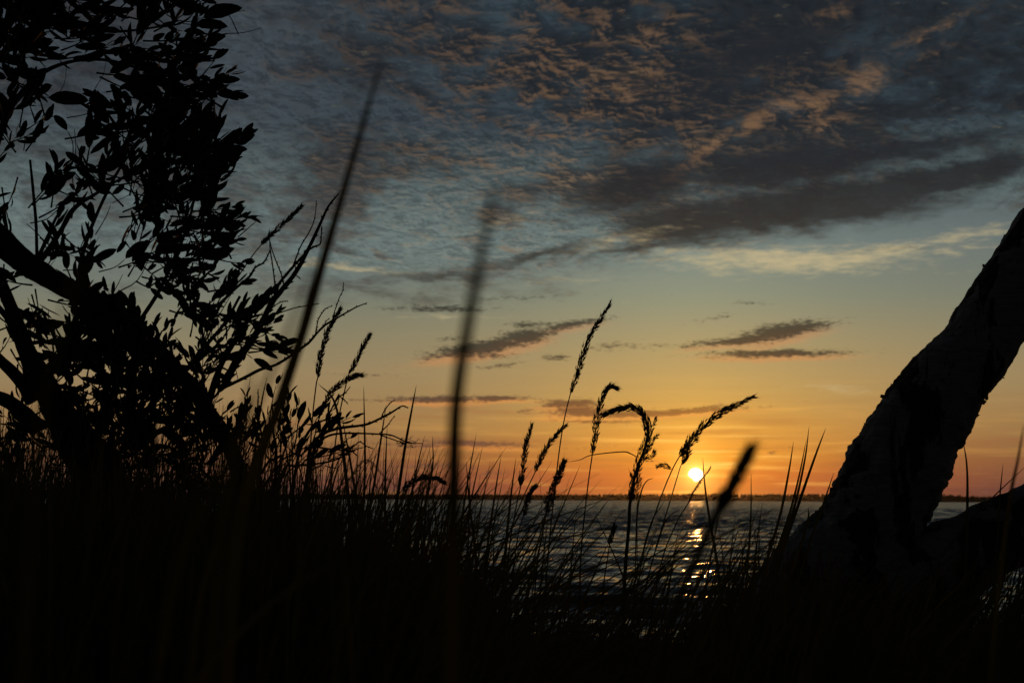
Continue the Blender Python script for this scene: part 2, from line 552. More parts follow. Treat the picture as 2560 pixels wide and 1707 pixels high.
def water_shader(nt):
    co = objco(nt)
    sp = nt.nodes.new('ShaderNodeSeparateXYZ')
    nt.links.new(co.s, sp.inputs[0])
    X_, Y_ = E(sp.outputs[0]), E(sp.outputs[1])

    def slope(v, sc, det, amt):
        n = nt.nodes.new('ShaderNodeTexNoise')
        put(n.inputs['Vector'], v)
        n.inputs['Scale'].default_value = sc
        n.inputs['Detail'].default_value = det
        n.inputs['Roughness'].default_value = 0.6
        a = nt.nodes.new('ShaderNodeVectorMath'); a.operation = 'SUBTRACT'
        nt.links.new(n.outputs['Color'], a.inputs[0]); a.inputs[1].default_value = (0.5, 0.5, 0.5)
        b = nt.nodes.new('ShaderNodeVectorMath'); b.operation = 'MULTIPLY'
        nt.links.new(a.outputs[0], b.inputs[0]); b.inputs[1].default_value = (amt * 0.7, amt, 0)
        sc2 = nt.nodes.new('ShaderNodeVectorMath'); sc2.operation = 'SCALE'
        nt.links.new(b.outputs[0], sc2.inputs[0]); put(sc2.inputs['Scale'], step(Y_, 15.0, 200.0, 1.0, 0.35))
        return sc2.outputs[0]
        return b.outputs[0]
    va = vec(X_ * 0.6, Y_, 0.0)
    vb = vec(X_ * 0.75 + 13.0, Y_, 0.0)
    s1 = slope(va, 1.3, 4, 0.34)
    s2 = slope(vb, 6.0, 4, 0.62)
    ad = nt.nodes.new('ShaderNodeVectorMath'); ad.operation = 'ADD'
    nt.links.new(s1, ad.inputs[0]); nt.links.new(s2, ad.inputs[1])
    ge = nt.nodes.new('ShaderNodeNewGeometry')
    a2 = nt.nodes.new('ShaderNodeVectorMath'); a2.operation = 'ADD'
    nt.links.new(ad.outputs[0], a2.inputs[0]); nt.links.new(ge.outputs['Normal'], a2.inputs[1])
    a3 = nt.nodes.new('ShaderNodeVectorMath'); a3.operation = 'ADD'
    tl = vec(0.0, M('MULTIPLY', step(Y_, 20.0, 110.0), -1.0 * step(noise(vec(X_ * 0.42, Y_ * 1.0 + 5.0), 1.0, 4, 0.7), 0.38, 0.60, 0.03, 0.13)), 0.0)
    nt.links.new(a2.outputs[0], a3.inputs[0]); nt.links.new(tl.s, a3.inputs[1])
    a2 = a3
    nn = nt.nodes.new('ShaderNodeVectorMath'); nn.operation = 'NORMALIZE'
    nt.links.new(a2.outputs[0], nn.inputs[0])
    b1 = nn.outputs[0]
    p = nt.nodes.new('ShaderNodeBsdfPrincipled')
    p.inputs['Base Color'].default_value = (0.012, 0.012, 0.009, 1)
    gust = noise(vec(X_ * 0.05, Y_ * 0.16), 1.0, 4, 0.65)
    chop = noise(vec(X_ * 0.35, Y_ * 0.9), 1.0, 3, 0.6)
    far = step(Y_, 8.0, 120.0, 0.085, 0.14) + M('MULTIPLY', step(Y_, 20.0, 100.0), step(gust * 0.6 + chop * 0.4, 0.40, 0.60, 0.0, 0.12))
    put(p.inputs['Roughness'], far)
    p.inputs['IOR'].default_value = 1.33
    nt.links.new(b1, p.inputs['Normal'])
    return p.outputs[0]


MWATER = mat('lake_water', water_shader)


# ------------------------------------------------------------------ ground
def gz(x, y):
    r = x / max(y, 0.6)            # lateral slope, about -0.36..0.36 in view
    top = 0.665 + 0.055 * (1 - sst(-0.06, 0.0, r)) + 0.155 * sst(0.10, 0.17, r) * (1 - 0.85 * sst(0.22, 0.28, r)) + 0.10 * (1 - sst(-0.24, -0.12, r))
    top = top if y > 0 else 0.8
    z = top + 0.03 * math.sin(x * 2.3 + y) * math.sin(y * 1.7)
    edge = 5.6 + 0.3 * math.sin(x * 1.3)
    k = sst(edge, edge + 3.2, y)
    return z * (1 - k) + (-1.6) * k - 0.06 * max(0, min(1, (2 - y)))


def build_ground():
    xs = np.concatenate([np.linspace(-120, -12, 14), np.linspace(-10, 10, 90), np.linspace(12, 120, 14)])
    ys = np.concatenate([np.linspace(-120, -4, 12), np.linspace(-3, 10, 70), np.linspace(11, 14, 3)])
    mb = MB()
    vs = [Vector((x, y, gz(x, y) + 0.015 * mnoise.noise(Vector((x * 3, y * 3, 0))))) for y in ys for x in xs]
    nx = len(xs)
    fs = [(j * nx + i, j * nx + i + 1, (j + 1) * nx + i + 1, (j + 1) * nx + i) for j in range(len(ys) - 1) for i in range(nx - 1)]
    mb.add(vs, fs)
    tag(mb.build('ground', MSOIL), kind='structure')


build_ground()


# ------------------------------------------------------------------ water
def build_water():
    rng = np.random.default_rng(4)
    ang = np.concatenate([np.linspace(-100, -27, 50)[:-1], np.linspace(-27, 27, 1000), np.linspace(27, 100, 50)[1:]])
    ang = np.radians(ang)
    # rows tuned to the height of the eye: spacing grows with distance
    d = [6.0]
    while d[-1] < 9000:
        d.append(d[-1] * 1.0 + max(0.05, d[-1] * 0.0042, (d[-1] ** 2) * 0.000015))
    d = np.array(d)
    A, D = np.meshgrid(ang, d)
    X = np.sin(A) * D
    Y = np.cos(A) * D
    sp = np.maximum(np.gradient(d), 1e-3)[:, None] + 0 * A
    lat = D * (54 / 57.3 / 1000)
    res = np.maximum(sp, lat)
    Zw = np.zeros_like(X)
    for i in range(140):
        lam = 0.22 * (20.0 ** rng.random())
        th = R(-100) + rng.normal(0, 0.42)     # travelling mostly towards the shore
        k = 2 * math.pi / lam
        amp = 0.0120 * lam ** 0.60 * (0.5 + rng.random()) * 0.47
        fade = np.clip((lam / res - 2.0) / 1.0, 0, 1)
        ph = k * (X * math.cos(th) + Y * math.sin(th)) + rng.random() * 6.28
        s = np.sin(ph + 0.35 * np.sin(ph))
        Zw += amp * fade * s
    # gusts: patches where the chop is steeper
    Zw *= 0.8 + 0.35 * np.sin(X * 0.05 + 1.2 * np.sin(Y * 0.03)) * np.sin(Y * 0.07 + 2)
    nr, nc = X.shape
    co = np.stack([X, Y, Zw], -1).reshape(-1, 3).astype(np.float32)
    me = bpy.data.meshes.new('water')
    i = np.arange(nr - 1)[:, None] * nc + np.arange(nc - 1)[None, :]
    q = np.stack([i, i + 1, i + nc + 1, i + nc], -1).reshape(-1, 4)
    me.vertices.add(len(co)); me.vertices.foreach_set('co', co.ravel())
    me.loops.add(q.size); me.loops.foreach_set('vertex_index', q.ravel().astype(np.int32))
    me.polygons.add(len(q))
    me.polygons.foreach_set('loop_start', (np.arange(len(q)) * 4).astype(np.int32))
    me.polygons.foreach_set('use_smooth', np.ones(len(q), bool))
    me.update(calc_edges=True)
    me.materials.append(MWATER)
    o = bpy.data.objects.new('water', me)
    COL.objects.link(o)
    tag(o, kind='structure')


build_water()


# ------------------------------------------------------------------ far shore
def build_far():
    rnd = random.Random(3)
    Yd = 2400
    mb = MB()
    # low land: a long strip with a gentle back
    n = 120
    vs, fs = [], []
    for i in range(n + 1):
        x = -2400 + 4800 * i / n
        y0 = Yd + 30 * math.sin(x * 0.004) - 8
        for (dy, z) in ((0, -0.5), (8, 1.0), (40, 6.8), (500, 7.5), (1200, -1)):
            vs.append(Vector((x, y0 + dy, z)))
    for i in range(n):
        for j in range(4):
            a = i * 5 + j
            fs.append((a, a + 5, a + 6, a + 1))
    mb.add(vs, fs)
    tag(mb.build('far_shore', MSOIL), kind='structure')
    # forest
    mb = MB()
    for i in range(3000):
        x = rnd.uniform(-1700, 1500)
        y0 = Yd + 30 * math.sin(x * 0.004) + rnd.uniform(15, 60)
        k = 0.5 + 0.5 * mnoise.noise(Vector((x * 0.006, 2.2, 0)))
        h = 7.2 + 2.0 * k + rnd.uniform(-0.9, 0.9)
        if x > 200: h += 3.0 * sst(200, 380, x) * (0.4 + 0.6 * k)
        if x > 620: h -= 3.0
        w = rnd.uniform(2.2, 4.2)
        spire = rnd.random() < 0.35
        vs, fs = [], []
        S, T = 7, 5
        for t in range(T + 1):
            u = t / T
            rr = w * (math.sin(math.pi * min(1, 0.25 + 0.75 * u)) ** 0.7 if not spire else (1 - u) * 1.1 + 0.02)
            for s in range(S):
                a = 6.283 * s / S + t
                jr = rnd.uniform(0.75, 1.2)
                vs.append(Vector((x + rr * jr * math.cos(a), y0 + rr * jr * math.sin(a), 0.8 + (y0 - Yd) * 0.03 + u * h + rnd.uniform(-.25, .25))))
        for t in range(T):
            for s in range(S):
                fs.append((t * S + s, t * S + (s + 1) % S, (t + 1) * S + (s + 1) % S, (t + 1) * S + s))
        fs.append(tuple(T * S + s for s in range(S)))
        mb.add(vs, fs)
    tag(mb.build('distant_forest', MWOOD, smooth=False), 'low dark wood running along the far shore of the lake', 'forest', kind='stuff')
    # broad trees one can tell apart beyond the leaning trunk
    specs = [(2352, 14.6, 17, 'broad round-headed tree on the far shore just right of the leaning birch'),
             (2377, 12.4, 11, 'rounded tree on the far shore touching the biggest one on its right side'),
             (2398, 11.8, 8, 'small round tree on the far shore, third from the leaning birch'),
             (2432, 10.6, 7, 'lowest lone tree on the far shore, farthest right of its row')]
    for px, h, w, lab in specs:
        b = at(px, 1256, Yd - 30)
        b.z = 0.6
        root = empty('distant_tree', b, lab, 'tree', 'lone trees on the far shore')
        t = MB()
        tube(t, [(b.x, b.y, b.z - 1, 0.5), (b.x, b.y, b.z + h * 0.4, 0.4), (b.x + 0.5, b.y, b.z + h * 0.7, 0.2)], 6)
        t.build('trunk', MBARK, root)
        c = MB()
        rr = random.Random(px)
        for k in range(420):
            a, bb = rr.uniform(0, 6.283), math.acos(rr.uniform(-0.7, 1))
            rad = rr.random() ** 0.4
            p = Vector((b.x + w * 0.62 * rad * math.sin(bb) * math.cos(a), b.y + w * 0.5 * rad * math.sin(bb) * math.sin(a), b.z + h * 0.52 + h * 0.46 * rad * math.cos(bb)))
            e1 = Vector((rr.gauss(0, 1), rr.gauss(0, 1), rr.gauss(0, 1))).normalized() * 1.1
            e2 = Vector((rr.gauss(0, 1), rr.gauss(0, 1), rr.gauss(0, 1))).normalized() * 1.0
            c.add([p - e1, p + e2, p + e1, p - e2], [(0, 1, 2, 3)])
        c.build('crown', MWOOD, root, smooth=False)


build_far()


# ------------------------------------------------------------------ the birch on the right
def trunk_path(pts, Y0, dY=0.0):
    sm = smooth_path([(x, y, r, Y0 + dY * i / max(1, len(pts) - 1)) for i, (x, y, r) in enumerate(pts)], 8)
    out = []
    for (x, y, r, Y) in sm:
        p = at(x, y, Y)
        out.append((p.x, p.y, p.z, r * Y / 3556.0))
    return out


def build_birch():
    Y0 = 4.9
    P = [(4300, -2050, 26), (3900, -1450, 42), (3500, -800, 58), (3200, -300, 68), (2900, 180, 80), (2750, 392, 84), (2640, 555, 86), (2555, 685, 87), (2473, 815, 90), (2425, 890, 94), (2350, 985, 104), (2283, 1082, 114),
         (2245, 1170, 122), (2200, 1255, 118), (2150, 1350, 128), (2092, 1440, 150), (2060, 1530, 190), (2040, 1640, 250), (2030, 1760, 290)]
    path = trunk_path(P, Y0, 0.0)
    b = Vector(path[-1][:3])
    root = empty('birch_tree', b, 'thick pale-barked birch trunk leaning right out of the grass at the right edge', 'tree')
    mb = MB()
    dense = smooth_path(path, 3)
    tube(mb, dense, 110, 0.085, 7.0, seed=3)
    # shape again with finer bark relief
    for i, v in enumerate(mb.v):
        n = mnoise.fractal(v * 38, 1.0, 2.2, 3)
        kk = ((i // 110) / (len(dense) - 1) - 0.222) / 0.778
        n2 = abs(mnoise.fractal(v * 15 + Vector((7, 0, 0)), 1.0, 2.0, 4)) + 0.8 * abs(mnoise.fractal(v * 5.5, 1.0, 2.0, 3)) - 0.15
        amp = 0.004 + 0.014 * sst(0.30, 0.60, kk)
        cc = Vector(dense[i // 110][:3])
        mb.v[i] = v + Vector((n, n * 0.3, 0)) * 0.006 + (v - cc).normalized() * (amp * (n2 - 0.3))
    trunk_mb = mb
    L = [(4500, -150, 14), (4100, 180, 28), (3700, 480, 42), (3300, 800, 55), (2900, 1080, 70), (2720, 1212, 82), (2600, 1290, 88), (2480, 1352, 92), (2370, 1412, 100), (2260, 1490, 125), (2160, 1580, 170), (2100, 1700, 210)]
    lp = trunk_path(L, Y0 - 0.15, 0.1)
    mb = MB()
    tube(mb, smooth_path(lp, 2), 60, 0.14, 7.0, seed=9)
    for i, v in enumerate(mb.v):
        n = mnoise.fractal(v * 38, 1.0, 2.2, 3)
        mb.v[i] = v + Vector((0, n * 0.3, n)) * 0.004
    tag(mb.build('limb', MBIRCH, root), 'thick low limb rising to the right from the foot of the trunk')
    # peeling flakes and twig stubs standing off both edges
    rnd = random.Random(12)
    fl = trunk_mb
    for i in range(130):
        k = rnd.randrange(35, len(path) - 12)
        p = path[k]
        c, r = Vector(p[:3]), p[3]
        t = (Vector(path[k + 1][:3]) - Vector(path[k - 1][:3])).normalized()
        side = t.cross(Vector((0, 1, 0))).normalized()
        an = rnd.choice((0, math.pi)) + rnd.gauss(0, 0.5) if rnd.random() < 0.7 else rnd.uniform(0, 6.28)
        dr = side * math.cos(an) + Vector((0, -1, 0)) * math.sin(an)
        q = c + dr * r * 0.94 + t * rnd.uniform(-.02, .02)
        L_ = rnd.uniform(0.003, 0.010) * (1.6 if k > 50 else 1)
        w = rnd.uniform(0.002, 0.014)
        out = (dr + t * rnd.uniform(-0.9, 0.9)).normalized()
        tt = t.cross(out).normalized() * 0.3 + t
        a = q - tt * w; e = q + tt * w
        tip = q + out * L_
        fl.add([a, e, tip + tt * w * 0.5, tip - tt * w * 0.7 + out * 0.003, q + Vector((0, -0.002, 0))], [(0, 1, 2, 3), (0, 4, 1)])
    trunk_mb.build('trunk', MBIRCH, root)


build_birch()


# ------------------------------------------------------------------ the leafy tree on the left
def px_tube(mb, pts, Y, sides=8, bmp=0.12, fs=40.0, seed=0, n=6):
    """pts: (px, py, radius px[, depth])."""
    sm = smooth_path([(p[0], p[1], p[2], p[3] if len(p) > 3 else Y) for p in pts], n)
    path = []
    for (x, y, r, YY) in sm:
        q = at(x, y, YY)
        path.append((q.x, q.y, q.z, max(0.0006, r * YY / 3556.0)))
    tube(mb, path, sides, bmp, fs, seed=seed)
    return path


def twig(mb, pts, Y, seed=0):
    """thin bare twig with buds."""
    path = px_tube(mb, pts, Y, 6, 0.2, 160.0, seed, 5)
    rnd = random.Random(seed)
    for i in range(2, len(path) - 1, 2):
        if rnd.random() < 0.6:
            p = Vector(path[i][:3]); t = (Vector(path[i + 1][:3]) - p).normalized()
            s = t.cross(Vector((0, 1, 0))).normalized() * rnd.choice((-1, 1))
            r = path[i][3]
            q = p + s * r * 0.6
            e = q + (s * 0.8 + t).normalized() * (r * 1.3 + 0.0022)
            tube(mb, [(q.x, q.y, q.z, r * 0.5 + .0004), (e.x, e.y, e.z, 0.0005)], 4)


def shoot(lm, tm, p0, d0, L, ls, rnd, spacing=0.016, bend=0.3, up=0.25):
    """one leafy shoot."""
    n = max(4, int(L / 0.02))
    p = p0.copy(); d = d0.normalized()
    path = []
    ax = Vector((rnd.gauss(0, 1), rnd.gauss(0, .6), rnd.gauss(0, 1))) * bend
    for i in range(n + 1):
        path.append((p.x, p.y, p.z, 0.0022 * (1 - 0.75 * i / n)))
        d = (d + ax * (1.0 / n) * 0.6 + Vector((0, 0, up / n))).normalized()
        p = p + d * (L / n)
    tube(tm, path, 4, cap=False)
    s = 0.02 + rnd.random() * 0.02
    ph = rnd.uniform(0, 6.28)
    while s < L:
        u = s / L
        k = min(n - 1, int(u * n))
        a, b = Vector(path[k][:3]), Vector(path[k + 1][:3])
        q = a + (b - a) * (u * n - k)
        t = (b - a).normalized()
        e1 = t.cross(Vector((0, 1, 0.1))).normalized(); e2 = t.cross(e1)
        ph += 2.4 + rnd.gauss(0, .3)
        o = e1 * math.cos(ph) + e2 * math.sin(ph)
        th = rnd.uniform(0.45, 0.95) * (1 - 0.45 * u)
        dl = t * math.cos(th) + o * math.sin(th)
        Lf = ls * rnd.uniform(0.7, 1.15) * (0.75 + 0.5 * math.sin(math.pi * min(1, u * 0.9 + 0.15)))
        nr = (o * math.cos(th) - t * math.sin(th) + Vector((rnd.gauss(0, .5), rnd.gauss(0, .6), rnd.gauss(0, .5)))).normalized()
        leaf(lm, q, dl, nr, Lf, Lf * rnd.uniform(0.26, 0.38), rnd.uniform(-0.25, 0.5), rnd)
        s += spacing * rnd.uniform(0.7, 1.4)
    # terminal leaves
    q = Vector(path[-1][:3]); t = (q - Vector(path[-2][:3])).normalized()
    for k in range(2):
        dl = (t + Vector((rnd.gauss(0, .25), rnd.gauss(0, .25), rnd.gauss(0, .25)))).normalized()
        leaf(lm, q, dl, Vector((rnd.gauss(0, 1), -0.6, rnd.gauss(0, 1))), ls * rnd.uniform(.7, 1.0), ls * 0.28, 0.1, rnd)


BY = 3.1   # distance of the tree


def build_left_tree():
    b = at(190, 1500, BY)
    root = empty('leafy_tree', b, 'broad-leaved tree filling the left edge, its dark limbs crossing low', 'tree')
    mb = MB()
    px_tube(mb, [(380, 1760, 105), (335, 1500, 88), (290, 1330, 72), (240, 1190, 60), (172, 1070, 42), (112, 965, 32), (62, 865, 22), (26, 765, 17), (-30, 640, 15), (-90, 540, 26)], BY, 20, 0.14, 18, 1)
    mb.build('trunk', MBARK, root)
    limbs = [
        ([(-140, 480, 50), (-40, 560, 48), (40, 640, 44), (115, 690, 38), (190, 735, 30), (262, 775, 26), (330, 830, 25), (400, 880, 24), (455, 940, 25), (515, 1020, 26), (560, 1090, 27), (595, 1170, 30), (625, 1290, 36), (650, 1480, 45)], BY - 0.05),
        ([(95, 1075, 34), (40, 1015, 27), (-30, 985, 24), (-120, 965, 24)], BY + 0.02),
        ([(85, 1000, 30), (45, 945, 22), (-20, 880, 18), (-100, 800, 18)], BY + 0.05),
        ([(40, 850, 14), (20, 800, 11), (-10, 760, 10)], BY + 0.1),
        ([(60, 690, 14), (110, 640, 12), (150, 580, 9), (178, 530, 9), (205, 505, 8), (228, 492, 7), (262, 470, 5), (330, 430, 4)], BY),
        ([(95, 645, 8), (120, 590, 6), (140, 545, 5), (180, 480, 4)], BY - 0.02),
        ([(60, 860, 8), (110, 855, 7), (170, 862, 6), (260, 850, 5), (340, 800, 4)], BY + 0.03),
        ([(330, 830, 9), (390, 740, 7), (430, 660, 6), (470, 560, 5), (500, 430, 4)], BY + 0.12),
        ([(190, 735, 9), (205, 640, 7), (240, 540, 6), (300, 420, 5), (370, 330, 4)], BY + 0.15),
        ([(-60, 560, 16), (-20, 400, 12), (40, 250, 9), (130, 170, 7), (260, 150, 6), (420, 200, 4), (560, 270, 3)], BY + 0.1),
        ([(-60, 460, 14), (-40, 250, 10), (30, 100, 8), (140, 60, 6), (280, 80, 5), (450, 60, 3)], BY + 0.18),
        ([(75, 400, 4.5), (83, 480, 5), (90, 560, 5.5), (92, 640, 6)], BY - 0.1),
        ([(520, 1010, 14), (545, 930, 11), (575, 870, 10), (620, 800, 8)], BY),
        ([(455, 940, 8), (500, 880, 7), (560, 810, 6), (600, 740, 5)], BY + .1),
        ([(60, 960, 9), (150, 900, 8), (260, 900, 7), (340, 980, 5)], BY + .1),
    ]
    for i, (pts, Y) in enumerate(limbs):
        mb = MB()
        pts = [(a, b, r * 0.72) for a, b, r in pts]
        px_tube(mb, pts, Y, 14 if i == 0 else 10, 0.14, 22, 5 + i)
        mb.build('branch', MBARK, root)
    # bare branches standing clear on the right of the crown
    bare = [
        [(560, 960, 11), (590, 905, 10), (620, 864, 9), (653, 810, 8), (680, 756, 7.5), (716, 711, 6.5), (743, 675, 6), (770, 624, 5), (797, 567, 4.2), (821, 516, 3), (848, 483, 1.6)],
        [(653, 812, 5), (672, 765, 5), (689, 735, 4.6), (698, 709, 4), (728, 672, 3.6), (755, 642, 3.2), (770, 624, 2.5)],
        [(768, 628, 2.6), (785, 617, 2.4), (800, 610, 2.2), (803, 590, 1.8), (804, 565, 1.4)],
        [(733, 664, 2.2), (742, 640, 2), (752, 615, 1.8), (770, 585, 1.7), (783, 558, 1.5), (789, 530, 1.2), (791, 501, 1)],
        [(689, 733, 2.2), (686, 700, 1.9), (681, 660, 1.7), (675, 620, 1.5), (673, 573, 1)],
        [(710, 716, 2), (704, 688, 1.7), (692, 658, 1.6), (680, 625, 1.4), (675, 603, 1)],
        [(545, 765, 3.8), (560, 750, 3.6), (590, 720, 3.4), (623, 692, 3.2), (638, 669, 2.6), (660, 655, 2.2), (675, 627, 1.6)],
        [(664, 796, 2.6), (676, 790, 2.2), (704, 780, 1.8), (740, 769, 1.5), (770, 764, 1.3), (798, 759, 0.9)],
        [(668, 780, 1.6), (690, 762, 1.4), (705, 754, 1.2), (720, 752, 0.9)],
        [(545, 975, 4.5), (599, 950, 4.2), (650, 924, 4), (689, 912, 3.8), (728, 888, 3.6), (770, 858, 3.3), (791, 834, 3), (812, 813, 2.8), (830, 802, 2.6), (863, 783, 2.2), (890, 768, 1.8), (918, 757, 1.1)],
        [(831, 800, 1.6), (836, 780, 1.5), (842, 762, 1.4), (850, 740, 1.3), (857, 726, 1.2), (859, 705, 0.9)],
        [(789, 833, 1.8), (792, 815, 1.6), (796, 798, 1.5), (806, 781, 1.4), (817, 770, 1.2), (831, 765, 0.9)],
        [(810, 813, 1.2), (815, 803, 1.1), (824, 795, 0.9)],
        [(738, 686, 1.4), (745, 692, 1.2), (752, 699, 1.0)],
    ]
    for i, pts in enumerate(bare):
        mb = MB()
        twig(mb, pts, BY - 0.02 + 0.01 * (i % 3), seed=40 + i)
        mb.build('bare_branch', MBARK, root)
    # foliage: shoots grow out of points near the limbs
    rnd = random.Random(21)
    lm = MB(); tm = lm
    S = BY / 3556.0
    # (x0, y0, x1, y1, n, leaf length px, angle deg (0 = right, 90 = up), spread, shoot length px)
    reg = [
        (-60, -60, 120, 60, 30, 85, 20, 60, 170),
        (-60, 20, 110, 210, 26, 80, 10, 70, 170),
        (100, 0, 250, 60, 5, 85, 60, 60, 150),
        (180, -40, 480, 10, 12, 100, 20, 50, 170),
        (330, 0, 440, 80, 7, 80, 35, 35, 150),
        (160, 90, 420, 160, 12, 85, 0, 45, 180),
        (280, 130, 470, 230, 13, 80, 8, 35, 170),
        (430, 130, 540, 220, 9, 72, 30, 30, 110),
        (420, 215, 520, 245, 4, 62, -15, 20, 120),
        (-40, 200, 60, 470, 12, 68, 30, 90, 140),
        (-40, 640, 170, 960, 15, 58, 70, 90, 120),
        (40, 980, 260, 1180, 16, 56, 70, 80, 120),
        (-60, 480, 200, 620, 13, 66, 40, 90, 130),
        (60, 250, 110, 400, 4, 70, 60, 60, 110),
        (210, 330, 300, 480, 11, 74, 70, 60, 150),
        (290, 280, 460, 380, 15, 78, 55, 50, 150),
        (330, 360, 540, 520, 26, 80, 45, 50, 150),
        (470, 380, 560, 520, 12, 70, 40, 40, 120),
        (290, 440, 460, 560, 13, 70, 20, 90, 140),
        (420, 520, 580, 620, 18, 58, 10, 60, 110),
        (330, 560, 480, 760, 22, 62, 10, 90, 150),
        (440, 620, 560, 820, 15, 64, 25, 50, 130),
        (560, 790, 640, 850, 8, 62, 20, 40, 120),
        (600, 850, 660, 890, 4, 60, 10, 25, 110),
        (500, 840, 600, 920, 8, 55, 30, 60, 110),
        (180, 620, 230, 700, 3, 66, 60, 50, 110),
        (150, 760, 360, 900, 26, 78, 110, 50, 140),
        (60, 690, 100, 820, 3, 50, -60, 60, 110),
        (130, 860, 430, 1010, 60, 64, 80, 80, 140),
        (220, 900, 540, 1100, 60, 58, 90, 90, 140),
        (120, 1010, 500, 1200, 60, 60, 90, 90, 140),
        (-40, 1080, 60, 1200, 10, 50, 60, 50, 120),
        (420, 1050, 640, 1200, 32, 48, 70, 60, 110),
    ]
    for (x0, y0, x1, y1, n, ll, ang, spr, sl_) in reg:
        for _ in range(int(n * (1.12 if x0 > 250 and y0 > 250 else 0.95) + 0.5)):
            Y = BY + rnd.gauss(0.05, 0.14)
            x, y = rnd.uniform(x0, x1), rnd.uniform(y0, y1)
            a = R(ang + rnd.gauss(0, spr * 0.8))
            L = sl_ * rnd.uniform(0.55, 1.1) * S
            d = Vector((math.cos(a), rnd.gauss(0, 0.35), math.sin(a)))
            # root the shoot a little behind its leaves
            p0 = at(x, y, Y) - d * L * 0.35
            shoot(lm, tm, p0, d, L, ll * S * rnd.uniform(0.55, 0.95), rnd, spacing=0.0145)
    # fine leafless twigs threading the crown
    for _ in range(55):
        x, y = rnd.uniform(0, 600), rnd.uniform(20, 1180)
        if x > 420 and 600 < y < 700: continue
        a = R(rnd.uniform(-20, 120))
        l = rnd.uniform(40, 130)
        w = rnd.uniform(0.9, 1.8)
        px_tube(lm, [(x, y, w), (x + l * .5 * math.cos(a), y - l * .5 * math.sin(a) + rnd.gauss(0, 5), w * .8), (x + l * math.cos(a + .2), y - l * math.sin(a + .2), w * .5)], BY + rnd.gauss(0, .1), 4, 0, n=3)
    # a few large single leaves that read against the sky
    for (x, y, a, l) in [(112, 244, 0, 108), (225, 660, 38, 75), (213, 740, 35, 60), (310, 650, 50, 70), (480, 330, 62, 70), (500, 48, 25, 110), (480, 62, 3, 90), (455, 78, -2, 60),
                         (228, 560, 92, 60), (200, 650, -80, 80), (338, 600, -75, 80), (110, 640, 12, 60), (310, 250, 135, 60), (330, 270, 118, 55), (170, 330, 125, 60), (690, 868, 18, 60), (690, 880, 4, 50), (630, 895, -28, 60)]:
        px_tube(lm, [(x - 70 * math.cos(R(a - 25)), y + 70 * math.sin(R(a - 25)), 1.6), (x - 30 * math.cos(R(a - 12)), y + 30 * math.sin(R(a - 12)), 1.3), (x, y, 1.0)], BY - 0.04, 4, 0, n=3)
        leaf(lm, at(x, y, BY - 0.04), Vector((math.cos(R(a)), 0.1, math.sin(R(a)))), Vector((0.15, -1, 0.2)), l * S, l * S * 0.34, 0.05, rnd)
    lm.build('crown', MLEAF, root)


build_left_tree()


